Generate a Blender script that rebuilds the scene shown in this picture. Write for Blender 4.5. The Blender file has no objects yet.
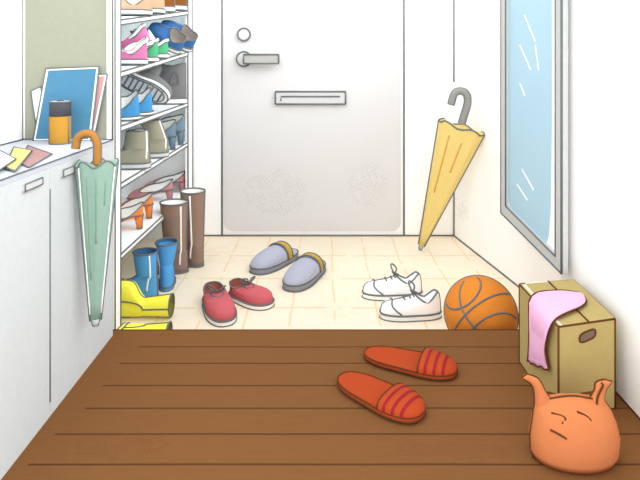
import bpy, math, random
from mathutils import Vector, Matrix
random.seed(4)
S = bpy.context.scene
COL = S.collection
PI = math.pi
F, CX, CY = 546.0, 323.0, 64.0        # focal length in pixels, optical axis
HC = 0.795                            # eye height above the wooden floor
TZ = -0.15                            # tiled floor level
V = Vector

# ------------------------------------------------------------------ materials
def lin(h):
    h = h.lstrip('#')
    c = [int(h[i:i+2], 16)/255 for i in (0, 2, 4)]
    return tuple((x/12.92 if x <= .04045 else ((x+.055)/1.055)**2.4) for x in c)
GAIN = 0.745
MATS = {}
TUNE = dict(coral_pink_canvas=(.93,.9,.92), red_slipper=(.76,.84,.84), dark_red_stripe=(.8,.8,.8), tan_cardboard=(1.06,1.13,1.24), pale_pink_cloth=(1.2,1.25,1.35), orange_plastic=(0.818,0.82,0.9), sky_blue_board=(0.684,0.665,0.665),
    pink_board=(0.792,0.702,0.702), olive_panel=(0.649,0.649,0.649), pale_grey_cupboard=(0.967,1,1.05), sage_green_fabric=(.78,.84,.9), can_yellow=(0.66,0.585,0.594), light_blue_glass=(1.08,1.12,1.1),
    yellow_fabric=(1.05,1.08,1.15), lavender_grey_vamp=(1.07,1.09,1.14), grey_clog_sole=(1.15,1.15,1.15), blue_rubber=(1.23,1.23,1.32), dark_blue_lining=(1.3,1.3,1.3), brown_leather=(1.22,1.22,1.3), yellow_rubber=(1.4,1.45,1.35), olive_suede=(1.09,1.09,1.11),
    bright_pink_canvas=(0.966,0.966,0.991), royal_blue_canvas=(1.01,1.01,1.02), green_canvas=(1.08,1.08,1.08), mauve_leather=(1.42,1.52,1.52), orange_leather=(1.15,1.23,1.2), light_blue_canvas=(1.06,1.06,0.977), dark_grey_canvas=(0.902,0.902,0.918),
    pale_grey_tread=(1.35,1.35,1.35), slate_blue_leather=(1.35,1.35,1.35), orange_brown_wood=(.76,.77,.76), rack_inner_blue_grey=(1.62,1.61,1.57), pale_blue_grey_worktop=(.95,.95,.98), frame_pale_grey=(1.25,1.25,1.25), mustard_strap=(1.1,1.1,1.1), handle_mid_grey=(1.15,1.15,1.15), mauve_paper=(.9,.85,.85))
def mat(name, hexcol, rough=.85, spec=.08, k=1.0, grain=.03):
    if name in MATS: return MATS[name]
    m = bpy.data.materials.new(name); m.use_nodes = True
    nt = m.node_tree; b = nt.nodes['Principled BSDF']
    tn = TUNE.get(name, (1, 1, 1)); c = [min(.97, x*GAIN*k*t) for x, t in zip(lin(hexcol), tn)]
    b.inputs['Roughness'].default_value = rough
    b.inputs['Specular IOR Level'].default_value = spec
    if grain > 0:
        tc = nt.nodes.new('ShaderNodeTexCoord')
        n = nt.nodes.new('ShaderNodeTexNoise'); n.inputs['Scale'].default_value = 60
        n.inputs['Detail'].default_value = 3
        nt.links.new(tc.outputs['Object'], n.inputs['Vector'])
        mx = nt.nodes.new('ShaderNodeMix'); mx.data_type = 'RGBA'
        mx.inputs[6].default_value = (*[x*(1-grain*2) for x in c], 1)
        mx.inputs[7].default_value = (*[min(.98, x*(1+grain*2)) for x in c], 1)
        nt.links.new(n.outputs['Fac'], mx.inputs[0])
        nt.links.new(mx.outputs[2], b.inputs['Base Color'])
    else:
        b.inputs['Base Color'].default_value = (*c, 1)
    MATS[name] = m
    return m
INK = mat('grey_ink_line', '#7c8284', grain=0)
BRN = mat('brown_ink_line', '#6e4023', grain=0)
WHITE = mat('white_paint', '#ffffff', k=1.31, grain=0)

class NT:
    """tiny helper for math node chains"""
    def __init__(s, m): s.nt = m.node_tree
    def n(s, t): return s.nt.nodes.new(t)
    def link(s, a, b): s.nt.links.new(a, b)
    def m(s, op, a, b=None, c=None):
        n = s.n('ShaderNodeMath'); n.operation = op
        for i, x in enumerate((a, b, c)):
            if x is None: continue
            if isinstance(x, (int, float)): n.inputs[i].default_value = x
            else: s.link(x, n.inputs[i])
        return n.outputs[0]
    def mix(s, f, a, b):
        n = s.n('ShaderNodeMix'); n.data_type = 'RGBA'
        for i, x in ((0, f), (6, a), (7, b)):
            if isinstance(x, (int, float)): n.inputs[i].default_value = x
            elif isinstance(x, tuple): n.inputs[i].default_value = (*x[:3], 1)
            else: s.link(x, n.inputs[i])
        return n.outputs[2]
def scol(h, k=1.0): return tuple(min(.97, x*GAIN*k) for x in lin(h))

def smudge(N, pos, spots, ax, freq):
    """cross-hatched dirt marks: fine scribbled lines inside soft round patches"""
    sx = N.n('ShaderNodeSeparateXYZ'); N.link(pos, sx.inputs[0])
    a, b = sx.outputs[ax[0]], sx.outputs[ax[1]]
    nz = N.n('ShaderNodeTexNoise'); nz.inputs['Scale'].default_value = 11; N.link(pos, nz.inputs['Vector'])
    w = N.m('MULTIPLY', nz.outputs['Fac'], 2.4)
    l1 = N.m('FRACT', N.m('ADD', N.m('MULTIPLY', N.m('ADD', a, N.m('MULTIPLY', b, .55)), freq), w))
    l2 = N.m('FRACT', N.m('ADD', N.m('MULTIPLY', N.m('SUBTRACT', b, N.m('MULTIPLY', a, .6)), freq), w))
    h = N.m('MAXIMUM', N.m('LESS_THAN', l1, .22), N.m('LESS_THAN', l2, .22))
    n2 = N.n('ShaderNodeTexNoise'); n2.inputs['Scale'].default_value = 45; N.link(pos, n2.inputs['Vector'])
    tot = None
    for (ca, cb, ra, rb) in spots:
        d = N.m('ADD', N.m('POWER', N.m('ABSOLUTE', N.m('DIVIDE', N.m('SUBTRACT', a, ca), ra)), 2.0),
                N.m('POWER', N.m('ABSOLUTE', N.m('DIVIDE', N.m('SUBTRACT', b, cb), rb)), 2.0))
        g = N.m('LESS_THAN', N.m('ADD', d, N.m('MULTIPLY', n2.outputs['Fac'], .9)), 1.25)
        tot = g if tot is None else N.m('MAXIMUM', tot, g)
    n3 = N.n('ShaderNodeTexNoise'); n3.inputs['Scale'].default_value = 28; N.link(pos, n3.inputs['Vector'])
    return N.m('MULTIPLY', N.m('MULTIPLY', h, tot), N.m('GREATER_THAN', n3.outputs['Fac'], .46))

def world_pos(N):
    g = N.n('ShaderNodeNewGeometry'); return g.outputs['Position']

def wd(h): return tuple(x*t for x, t in zip(scol(h), (.76, .745, .68)))
def mat_wood():
    m = mat('brown_floorboards', '#99693f', grain=0); N = NT(m); pos = world_pos(N)
    sx = N.n('ShaderNodeSeparateXYZ'); N.link(pos, sx.inputs[0])
    mp = N.n('ShaderNodeMapping'); mp.inputs['Scale'].default_value = (6, 60, 6); N.link(pos, mp.inputs['Vector'])
    nz = N.n('ShaderNodeTexNoise'); nz.inputs['Scale'].default_value = 2; nz.inputs['Detail'].default_value = 4
    N.link(mp.outputs[0], nz.inputs['Vector'])
    base = N.mix(nz.outputs['Fac'], wd('#94643b'), wd('#a06f45'))
    wob = N.n('ShaderNodeTexNoise'); wob.inputs['Scale'].default_value = 3; N.link(pos, wob.inputs['Vector'])
    yy = N.m('ADD', sx.outputs[1], N.m('MULTIPLY', wob.outputs['Fac'], .004))
    tot = None
    for yv, x0 in ((1.536, -.52), (1.452, -.54), (1.352, -.545), (1.263, -.55), (1.175, -.575), (1.086, -.585), (.99, -.59), (.90, -.59), (.81, -.59)):
        l = N.m('MULTIPLY', N.m('LESS_THAN', N.m('ABSOLUTE', N.m('SUBTRACT', yy, yv)), .0027), N.m('GREATER_THAN', sx.outputs[0], x0))
        tot = l if tot is None else N.m('MAXIMUM', tot, l)
    c1 = N.mix(tot, base, wd('#6f472b'))
    dirt = smudge(N, pos, [(-.42, 1.14, .11, .05), (.27, 1.13, .13, .05)], (0, 1), 110)
    c2 = N.mix(N.m('MULTIPLY', dirt, .3), c1, wd('#7f5636'))
    N.link(c2, m.node_tree.nodes['Principled BSDF'].inputs['Base Color'])
    return m
def mat_tile():
    m = mat('cream_tiles', '#fdf3de', grain=0); N = NT(m); pos = world_pos(N)
    sx = N.n('ShaderNodeSeparateXYZ'); N.link(pos, sx.inputs[0])
    wob = N.n('ShaderNodeTexNoise'); wob.inputs['Scale'].default_value = 4; N.link(pos, wob.inputs['Vector'])
    wv = N.m('MULTIPLY', N.m('SUBTRACT', wob.outputs['Fac'], .5), .022)
    def lines(s, sp, off, w):
        fr = N.m('FRACT', N.m('DIVIDE', N.m('ADD', N.m('SUBTRACT', s, off), N.m('ADD', wv, 20*sp)), sp))
        return N.m('LESS_THAN', fr, w/sp)
    g = N.m('MAXIMUM', lines(sx.outputs[0], .165, .040, .0075), lines(sx.outputs[1], .288, 2.110, .0125))
    br = N.n('ShaderNodeTexNoise'); br.inputs['Scale'].default_value = 9; N.link(pos, br.inputs['Vector'])
    g = N.m('MULTIPLY', g, N.m('GREATER_THAN', br.outputs['Fac'], .40))
    base = N.mix(wob.outputs['Fac'], scol('#fdefd6', 1.15), scol('#fef3de', 1.15))
    c1 = N.mix(N.m('MULTIPLY', g, .85), base, scol('#f8d9ae', 1.15))
    dirt = smudge(N, pos, [(-.47, 2.72, .14, .16), (.06, 2.12, .10, .10), (.50, 2.72, .10, .12), (.38, 2.45, .09, .1)], (0, 1), 70)
    c2 = N.mix(N.m('MULTIPLY', dirt, .35), c1, scol('#e3d6bb', 1.15))
    N.link(c2, m.node_tree.nodes['Principled BSDF'].inputs['Base Color'])
    return m
def mat_smudged(name, hexc, spots, ax, dirtcol, k=1.0, amt=.6):
    m = mat(name, hexc, grain=0, k=k); N = NT(m); pos = world_pos(N)
    dirt = smudge(N, pos, spots, ax, 48)
    c = N.mix(N.m('MULTIPLY', dirt, amt), scol(hexc, k), scol(dirtcol))
    N.link(c, m.node_tree.nodes['Principled BSDF'].inputs['Base Color'])
    return m

# ------------------------------------------------------------------ geometry helpers
def at(px, py, Y):                       # point on the ray of a photo position at depth Y
    return V(((px-CX)*Y/F, Y, HC - (py-CY)*Y/F))
def onz(px, py, z):                      # point of that ray on the level z
    return at(px, py, (HC-z)*F/(py-CY))
def onx(px, X, py):                      # ... on the plane x = X
    return at(px, py, X*F/(px-CX))

class MB:
    def __init__(s): s.v = []; s.f = []; s.m = []; s.sm = []
    def add(s, vs, fs, mi=0, smooth=False):
        o = len(s.v); s.v += [V(x) for x in vs]
        for f in fs:
            s.f.append([i+o for i in f]); s.m.append(mi); s.sm.append(smooth)
    def box(s, a, b, mi=0):
        (x0, y0, z0), (x1, y1, z1) = a, b
        s.add([(x0,y0,z0),(x1,y0,z0),(x1,y1,z0),(x0,y1,z0),(x0,y0,z1),(x1,y0,z1),(x1,y1,z1),(x0,y1,z1)],
              [(0,3,2,1),(4,5,6,7),(0,1,5,4),(1,2,6,5),(2,3,7,6),(3,0,4,7)], mi)
    def slab(s, pts, off, mi=0):          # polygon thickened by the vector off
        n = len(pts); p = [V(x) for x in pts]; off = V(off)
        s.add(p + [x+off for x in p],
              [list(range(n)), list(range(2*n-1, n-1, -1))] + [(i, i+n, (i+1) % n+n, (i+1) % n) for i in range(n)], mi)
    def tube(s, pts, r, mi=0, closed=False, n=6, r1=None):
        p = [V(x) for x in pts]
        q = [p[0]]
        for x in p[1:]:
            if (x-q[-1]).length > 1e-6: q.append(x)
        p = q; k = len(p)
        if k < 2: return
        if closed and (p[0]-p[-1]).length < 1e-6: p.pop(); k -= 1
        tg = []
        for i in range(k):
            a = p[i-1] if (closed or i > 0) else p[i]
            b = p[(i+1) % k] if (closed or i < k-1) else p[i]
            t = b-a
            tg.append(t.normalized() if t.length > 1e-9 else (tg[-1] if tg else V((0,0,1))))
        up = V((0,0,1)) if abs(tg[0].z) < .9 else V((1,0,0))
        nn = tg[0].cross(up).normalized(); vs = []
        for i in range(k):
            nn = nn - tg[i]*nn.dot(tg[i])
            nn = nn.normalized() if nn.length > 1e-9 else tg[i].orthogonal().normalized()
            bb = tg[i].cross(nn)
            rr = r if r1 is None else r + (r1-r)*i/(k-1)
            for j in range(n):
                a = 2*PI*j/n
                vs.append(p[i] + nn*math.cos(a)*rr + bb*math.sin(a)*rr)
        fs = []
        for i in range(k if closed else k-1):
            i2 = (i+1) % k
            for j in range(n):
                fs.append((i*n+j, i*n+(j+1) % n, i2*n+(j+1) % n, i2*n+j))
        if not closed:
            fs.append(list(range(n-1, -1, -1))); fs.append([(k-1)*n+j for j in range(n)])
        s.add(vs, fs, mi, True)
    def loft(s, loops, mi=0, cap0=False, cap1=False, smooth=True, closed=True):
        n = len(loops[0]); vs = [x for l in loops for x in l]; fs = []
        for i in range(len(loops)-1):
            for j in range(n if closed else n-1):
                fs.append((i*n+j, i*n+(j+1) % n, (i+1)*n+(j+1) % n, (i+1)*n+j))
        if cap0: fs.append(list(range(n-1, -1, -1)))
        if cap1: fs.append([(len(loops)-1)*n+j for j in range(n)])
        s.add(vs, fs, mi, smooth)
    def fan(s, loop, c, mi=0, smooth=True):
        n = len(loop); s.add(list(loop)+[c], [(j, (j+1) % n, n) for j in range(n)], mi, smooth)
    def edges(s, segs, r, mi):
        for a, b in segs: s.tube([a, b], r, mi)
    def build(s, name, mats, parent=None, xf=None):
        me = bpy.data.meshes.new(name)
        vs = [xf @ x for x in s.v] if xf else s.v
        me.from_pydata([tuple(x) for x in vs], [], s.f)
        ml = mats if isinstance(mats, (list, tuple)) else [mats]
        for x in ml: me.materials.append(x)
        for p, mi, sm in zip(me.polygons, s.m, s.sm): p.material_index = mi; p.use_smooth = sm
        me.update()
        import bmesh
        bm = bmesh.new(); bm.from_mesh(me); bmesh.ops.recalc_face_normals(bm, faces=bm.faces); bm.to_mesh(me); bm.free()
        o = bpy.data.objects.new(name, me); COL.objects.link(o)
        if parent is not None: o.parent = parent
        return o
def curve(pts, n=6, closed=False):       # Catmull-Rom through the points
    p = [V(x) for x in pts]; k = len(p); out = []
    for i in range(k if closed else k-1):
        g = lambda j: p[j % k] if closed else p[max(0, min(k-1, j))]
        a, b, c, d = g(i-1), g(i), g(i+1), g(i+2)
        for q in range(n):
            t = q/n
            out.append(.5*((2*b) + (c-a)*t + (2*a-5*b+4*c-d)*t*t + (3*b-a-3*c+d)*t**3))
    if not closed: out.append(p[-1])
    return out
def tag(o, label, cat, group=None):
    o['label'] = label; o['category'] = cat
    if group: o['group'] = group
    return o
def empty(name, M, label, cat, group=None):
    o = bpy.data.objects.new(name, None); COL.objects.link(o)
    o.matrix_world = M if isinstance(M, Matrix) else Matrix.Translation(V(M))
    o.empty_display_size = .05
    return tag(o, label, cat, group)
def struct(o): o['kind'] = 'structure'; return o
PX = lambda Y, w=.95: w*Y/F              # radius of a drawn line about 2 px wide at depth Y

# ------------------------------------------------------------------ camera, light
cd = bpy.data.cameras.new('camera'); cam = bpy.data.objects.new('camera', cd); COL.objects.link(cam)
cam.location = (0, 0, HC); cam.rotation_euler = (PI/2, 0, 0)
cd.sensor_fit = 'HORIZONTAL'; cd.sensor_width = 36; cd.lens = F/640*36
cd.shift_x = -(CX-320)/640; cd.shift_y = (CY-240)/640; cd.clip_start = .02
S.camera = cam
w = bpy.data.worlds.new('daylight'); S.world = w; w.use_nodes = True
w.node_tree.nodes['Background'].inputs[0].default_value = (1, 1, 1, 1)
w.node_tree.nodes['Background'].inputs[1].default_value = 1.0
def sun(name, d, e, ang):
    sl = bpy.data.lights.new(name, 'SUN'); so = bpy.data.objects.new(name, sl); COL.objects.link(so)
    sl.energy = e; sl.angle = math.radians(ang)
    so.location = V((0, 1, 3)); so.rotation_euler = V(d).to_track_quat('-Z', 'Y').to_euler()
sun('daylight_from_above', (.16, -.10, -1), .45, 30)
sun('fill_sun_from_right', (-1, .35, -.62), 2.1, 55)  # fill sun added to brighten the inside of the shoe rack
sun('fill_sun_from_behind', (-.42, 1, -.30), .85, 60)  # added fill from behind the camera, brightens back wall and left side
sun('fill_sun_from_behind', (.62, 1, -.30), 1.2, 60)  # second added fill from behind the camera, for the right wall
S.view_settings.view_transform = 'Standard'; S.view_settings.look = 'None'
S.view_settings.exposure = 0.46; S.view_settings.gamma = 1; S.view_settings.use_curve_mapping = False
S.cycles.max_bounces = 12; S.cycles.diffuse_bounces = 8

# ------------------------------------------------------------------ setting
TOP = HC + .40
ZW = TZ
b = MB(); b.box((-1.2, .45, -.2), (.76, 1.632, 0))
b.tube([(-.66, 1.632, -.001), (.76, 1.632, -.001)], .0026, 1)
struct(b.build('floor', [mat_wood(), BRN]))
b = MB(); b.slab([(-1.2, 1.60, TZ), (1.1, 1.60, TZ), (1.1, 3.1, TZ), (-1.2, 3.1, TZ)], (0, 0, -.08))
struct(b.build('floor_tiled', mat_tile()))
# back wall with a door opening filled by the door
DX0, DX1 = (222-CX)*3/F, (404-CX)*3/F
b = MB()
b.box((-1.2, 3.0, TZ), (DX0, 3.1, TOP)); b.box((DX1, 3.0, TZ), (.75, 3.1, TOP))
b.tube([(-.70, 2.998, TZ+.002), (.72, 2.998, TZ+.002)], PX(3, 1.0), 1)
struct(b.build('wall_back', [WHITE, INK]))
b = MB()
def xw(Y): return .72 + (3.0-Y)*.1585    # the entrance part of the right wall splays outwards
near = .710
poly = [(.72, 3.0), (xw(1.632), 1.632), (near, 1.632), (near, .45), (1.15, .45), (1.15, 3.1), (.72, 3.1)]
b.slab([(x, y, TZ-.05) for x, y in poly], (0, 0, TOP-TZ+.05))
b.tube([(.72, 2.997, TZ+.002), (xw(1.632), 1.632, TZ+.002)], PX(2.6, 1.0), 1)
b.tube([(.719, 2.995, at(454, 0, 3).z), (.719, 2.995, at(454, 82, 3).z)], PX(3, .85), 1)
b.tube([(.719, 2.995, at(454, 190, 3).z), (.719, 2.995, TZ)], PX(3, .85), 1)
b.tube([(near-.001, .5, .001), (near-.001, 1.632, .001)], .0022, 2)
wr = mat_smudged('white_wall_with_smudge', '#ffffff', [(2.93, .02, .16, .06)], (1, 2), '#e6e4da', 1.31, .4)
struct(b.build('wall_right', [wr, INK, BRN]))
LWX = (23-CX)*1.602/F
b = MB(); b.box((LWX-.1, .45, -.2), (LWX, 1.602, TOP))
b.tube([(LWX+.001, 1.600, HC-.22), (LWX+.001, 1.600, TOP)], PX(1.6), 1)
struct(b.build('wall_left', [WHITE, INK]))
# olive partition between cupboard top and shoe rack
PXR = (113-CX)*1.602/F
b = MB(); b.slab([(LWX-.1, 1.602, -.15), (PXR, 1.602, -.15), (PXR*1.02-.004, 1.64, -.15), (LWX-.1, 1.64, -.15)], (0, 0, TOP+.15)); b.box((PXR-.017, 1.5985, HC-.222), (PXR, 1.602, TOP), 1); b.box((LWX, 1.5985, HC-.222), (LWX+.006, 1.602, TOP), 1)
b.tube([(PXR, 1.598, HC-.22), (PXR, 1.598, TOP)], PX(1.6, .8), 2)
struct(b.build('wall_partition', [mat('olive_panel', '#d2d6bf'), WHITE, INK]))
b = MB(); b.box((-1.2, 1.64, TZ), (-1.06, 3.0, TOP)); struct(b.build('wall_far_left', WHITE))

# door
dm = mat_smudged('pale_grey_door', '#eeeeef', [((275-CX)*3/F, at(0, 192, 3).z, .19, .14), ((368-CX)*3/F, at(0, 185, 3).z, .12, .13)], (0, 2), '#d6d4c8', 1.06, .38)
d = MB(); zt = TOP
d.box((DX0, 3.005, TZ), (DX1, 3.05, zt))
d.tube([(DX0, 3.0, TZ), (DX0, 3.0, zt)], PX(3), 1); d.tube([(DX1, 3.0, TZ), (DX1, 3.0, zt)], PX(3), 1)
door = struct(d.build('door_1', [WHITE, INK]))
b = MB()
x0, x1, z0 = DX0+.012, DX1-.018, TZ+.026; r = .05; pts = []
for k in range(9): a = PI + PI/2*k/8; pts.append((x0+r+r*math.cos(a), 3.005, z0+r+r*math.sin(a)))
for k in range(9): a = 1.5*PI + PI/2*k/8; pts.append((x1-r+r*math.cos(a), 3.005, z0+r+r*math.sin(a)))
pts += [(x1, 3.005, zt), (x0, 3.005, zt)]
b.slab(pts, (0, -.004, 0)); b.build('door_skin', dm, door)
def disc(mb, c, r, y0, y1, mi=0, n=24):
    mb.loft([[V((c.x+r*math.cos(2*PI*k/n), y, c.z+r*math.sin(2*PI*k/n))) for k in range(n)] for y in (y0, y1)], mi, True, True, False)
def ring(c, r, y, n=28): return [V((c.x+r*math.cos(2*PI*k/n), y, c.z+r*math.sin(2*PI*k/n))) for k in range(n)]
HG = mat('handle_grey', '#c9c9c4')
b = MB(); c = at(244.3, 34.5, 3); disc(b, c, .034, 2.985, 3.0); b.tube(ring(c, .034, 2.986), PX(3), 1, True); b.build('lock', [mat('lock_grey', '#ececec'), INK], door)
b = MB(); c = at(244.3, 59, 3); disc(b, c, .040, 2.985, 3.0); b.tube(ring(c, .040, 2.986), PX(3), 1, True)
p0, p1 = at(244, 54.5, 2.96), at(279, 63.5, 2.96)
hd = b.build('handle', [mat('lock_grey', '#ececec'), INK], door)
b = MB(); b.box((p0.x, 2.945, p1.z), (p1.x, 2.965, p0.z))
q = [V((p0.x, 2.944, p0.z)), V((p1.x, 2.944, p0.z)), V((p1.x, 2.944, p1.z)), V((p0.x, 2.944, p1.z))]
for i in range(4): b.tube([q[i], q[(i+1) % 4]], PX(3, .9), 1)
b.box((p0.x+.012, 2.96, p1.z+.015), (p0.x+.035, 2.99, p0.z-.015))
b.build('lever', [HG, INK], hd)
b = MB(); p0, p1 = at(275.5, 91.5, 2.99), at(345.5, 104, 2.99)
b.box((p0.x, 2.985, p1.z), (p1.x, 3.0, p0.z))
q = [V((p0.x, 2.984, p0.z)), V((p1.x, 2.984, p0.z)), V((p1.x, 2.984, p1.z)), V((p0.x, 2.984, p1.z))]
for i in range(4): b.tube([q[i], q[(i+1) % 4]], PX(3, .9), 1)
a = [at(281, 101, 2.983), at(281, 96.5, 2.983), at(340, 96.5, 2.983)]
b.tube(a, PX(3, .8), 1); b.build('mail_slot', [mat('lock_grey', '#ececec'), INK], door)

# ------------------------------------------------------------------ cupboard on the left
CF, CE, CT = -.616, 1.602, HC-.222
ROUGHW = mat('pale_grey_cupboard', '#e2e5e2')
cup = empty('shoe_cupboard', (CF-.13, 1.1, 0), 'long low pale grey cupboard along the left wall', 'cupboard')
off = Matrix.Translation(-V((CF-.13, 1.1, 0)))
b = MB(); b.box((LWX+.012, .6, .0), (CF-.014, CE-.001, CT-.012)); b.build('body', ROUGHW, cup, off)
b = MB(); b.box((LWX+.006, .6, CT-.012), (CF, CE-.001, CT))
b.tube([(CF, .6, CT), (CF, CE-.001, CT)], PX(1.3, .8), 1); b.tube([(LWX+.002, CE-.003, CT+.001), (CF, CE-.003, CT+.001)], PX(1.6, .8), 1)
b.tube([(LWX+.002, .6, CT+.001), (LWX+.002, CE-.003, CT+.001)], PX(1.4, .8), 1)
b.build('worktop', [mat('pale_blue_grey_worktop', '#dbe0e8'), INK], cup, off)
ys = CF*F/(50-CX)
for (ya, yb, hx) in ((.62, ys-.0006, (22.5, 40, 187.5, 180.5)), (ys+.0006, CE-.002, (61, 79, 173, 166))):
    b = MB(); b.box((CF-.013, ya, .0), (CF, yb, CT-.0125))
    if yb < 1.4: b.tube([onx(50, CF+.0005, 189), onx(50, CF+.0005, 402)], PX(1.23, .8), 1)
    dr = b.build('door', [ROUGHW, INK], cup, off)
    b = MB(); l, r_, y0, y1 = hx
    q = [onx(l, CF, y0-3), onx(r_, CF, y1-3), onx(r_, CF, y1+3.5), onx(l, CF, y0+4)]
    b.slab(q, (.006, 0, 0))
    q = [x+V((.006, 0, 0)) for x in q]
    for i in range(4): b.tube([q[i], q[(i+1) % 4]], PX(1.2, .75), 1)
    b.build('handle', [mat('pale_handle', '#dfe2e0'), INK], dr, off)
b = MB()

# ------------------------------------------------------------------ things on the cupboard
def card(name, pts, z, m, label, cat='paper', group=None, h=.0012):
    p = [onz(x, y, z) for x, y in pts]; c = sum(p, V())/len(p)
    mb = MB(); q = [x-c for x in p]
    mb.slab(q, (0, 0, h)); q = [x+V((0, 0, h)) for x in q]
    for i in range(len(q)): mb.tube([q[i], q[(i+1) % len(q)]], PX(1.4, .7), 1)
    o = mb.build(name, [m, INK]); o.location = c
    return tag(o, label, cat, group)
card('envelope', [(27.7, 146), (52, 154.5), (29, 168), (19, 163)], CT+.0008, mat('mauve_paper', '#c4a09c'), 'mauve brown card on the cupboard top, under the yellow one', 'paper', 'papers on the cupboard')
card('envelope', [(13.7, 147.5), (32, 151), (15, 171.5), (5, 167.5)], CT+.0040, mat('yellow_paper', '#f2e88a'), 'pale yellow card lying between the mauve and the white one', 'paper', 'papers on the cupboard')
card('envelope', [(-24, 143), (-4, 149), (16, 159.5), (-6, 174), (-30, 160)], CT+.0072, WHITE, 'white sheet on the cupboard top, cut by the left picture edge', 'paper', 'papers on the cupboard')

def board(name, pts, Ys, m, label, border=None, bpts=None):
    p = [at(x, y, Y) for (x, y), Y in zip(pts, Ys)]
    c = (p[0]+p[1])/2; q = [x-c for x in p]
    nrm = (q[1]-q[0]).cross(q[2]-q[1]).normalized()
    if nrm.y > 0: nrm = -nrm
    mb = MB(); mb.slab(q, -nrm*.004)
    for i in range(4): mb.tube([q[i]+nrm*.0003, q[(i+1) % 4]+nrm*.0003], PX(1.55, .75), 1)
    r = mb.build(name, [border or m, INK]); r.location = c
    tag(r, label, 'board', 'boards leaning on the olive panel')
    if border:
        g = sum(q, V())/4
        iq = []
        for x in q:
            dlt = g-x; iq.append(x + V((math.copysign(.0075, dlt.x), dlt.y*.03, math.copysign(.006, dlt.z))) )
        mb = MB(); mb.slab(iq, nrm*.0012); mb.build('coloured_sheet', m, r)
    return r
yb = CT
def zpx(Y): return CY + (HC-CT)*F/Y      # picture row of the cupboard top at depth Y
board('picture_board', [(33, zpx(1.575)), (91, zpx(1.575)), (99, 66.5), (46, 68.5)], [1.575, 1.575, 1.592, 1.592], mat('sky_blue_board', '#6ab0d9'), 'blue rectangular board with white border leaning behind the yellow can', WHITE)
board('picture_board', [(70, zpx(1.586)), (94, zpx(1.586)), (107.5, 74), (88, 75)], [1.586, 1.586, 1.5965, 1.5965], mat('pink_board', '#f4c4c2'), 'pink board partly hidden behind the right side of the blue board', WHITE)
board('picture_board', [(38, zpx(1.590)), (48, zpx(1.590)), (41, 86.5), (31, 91)], [1.590, 1.590, 1.597, 1.597], WHITE, 'small white board peeking out left of the blue board')
# can
c = onz(60.3, 143.5, CT); can = empty('drink_can', (c.x, c.y, CT), 'yellow cylinder with dark grey cap in front of the blue board', 'can')
def rg(r, z, n=28): return [V((r*math.cos(2*PI*k/n), r*math.sin(2*PI*k/n), z)) for k in range(n)]
R = .0275; ZB = .077
b = MB(); b.loft([rg(R*.96, 0), rg(R, .003), rg(R, ZB)], 0, True, True)
b.tube(rg(R, .002), PX(1.5, .8), 1, True)
for a in (-2.77, -.37): b.tube([(R*math.cos(a+.08), R*math.sin(a+.08), .002), (R*math.cos(a+.08), R*math.sin(a+.08), ZB)], PX(1.5, .8), 1)
b.build('barrel', [mat('can_yellow', '#f0bd4f'), INK], can)
b = MB(); b.loft([rg(R*1.01, ZB), rg(R*1.01, .114), rg(R*.97, .118)], 0, True, False); b.loft([rg(R*.97, .118), rg(R*.8, .1185)], 1, False, True, False)
b.tube(rg(R, .117), PX(1.5, .7), 2, True); b.loft([rg(R*.35, .1128), rg(R*.35, .119), rg(R*.25, .121)], 0, True, True)
b.build('cap', [mat('cap_dark_grey', '#5a5b5f'), mat('can_rim_pale', '#e4e4e2'), INK], can)

# ------------------------------------------------------------------ shoe rack
RX, RB = -.715, -1.04
RZ = lambda Y: HC + .5
YN0, YN1, YF0, YF1 = 1.872, 1.930, 2.885, 2.990
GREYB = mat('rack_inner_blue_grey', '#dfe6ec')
rack = empty('shoe_rack', (RX-.15, 2.43, TZ), 'tall white open shoe rack full of shoes beside the door', 'shoe rack')
ro = Matrix.Translation(-V((RX-.15, 2.43, TZ)))
rt = HC+.40
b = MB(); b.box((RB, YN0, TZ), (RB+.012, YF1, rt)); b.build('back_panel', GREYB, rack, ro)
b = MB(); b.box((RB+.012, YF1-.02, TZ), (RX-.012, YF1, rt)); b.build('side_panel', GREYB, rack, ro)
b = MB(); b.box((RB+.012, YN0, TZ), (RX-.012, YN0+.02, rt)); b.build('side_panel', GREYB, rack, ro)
for ya, yb_ in ((YN0, YN1), (YF0, YF1)):
    b = MB(); b.box((RX-.012, ya, TZ), (RX, yb_, rt))
    for y in (ya+.003, yb_-.003): b.tube([(RX+.0005, y, TZ), (RX+.0005, y, rt)], PX(y, .9), 1)
    b.build('post', [WHITE, INK], rack, ro)
SH = {1: ((119, 22.5), (189, 12.5)), 2: ((119, 75.0), (189, 53.5)), 3: ((119, 129.3), (189, 104)), 4: ((119, 187), (185, 146)), 5: ((119, 258.5), (160, 220.5))}
SZ = {}
for i, (a, c) in SH.items():
    pa, pc = onx(a[0], RX, a[1]), onx(c[0], RX, c[1])
    sl_ = (pc.z-pa.z)/(pc.y-pa.y); z0 = pa.z - sl_*pa.y
    SZ[i] = (lambda Y, z0=z0, sl_=sl_: z0 + sl_*Y + .009)
    b = MB(); ya, ye = YN1-.03, YF0+.02; vs = []
    fz = lambda Y: z0+sl_*Y
    for x in (RB+.012, RX-.001):
        for y in (ya, ye):
            for dz in (-.009, .009): vs.append(V((x, y, fz(y)+dz)))
    b.add(vs, [(0,1,3,2), (4,6,7,5), (0,4,5,1), (2,3,7,6), (1,5,7,3), (0,2,6,4)])
    for dz in (-.009, .009):
        b.tube([(RX, ya+.03, fz(ya+.03)+dz), (RX, ye-.02, fz(ye-.02)+dz)], PX(2.3, .8), 1)
    # the front edge stays white; the boards are blue grey above and below
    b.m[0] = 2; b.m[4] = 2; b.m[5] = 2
    b.build('shelf', [WHITE, INK, GREYB], rack, ro)

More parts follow.
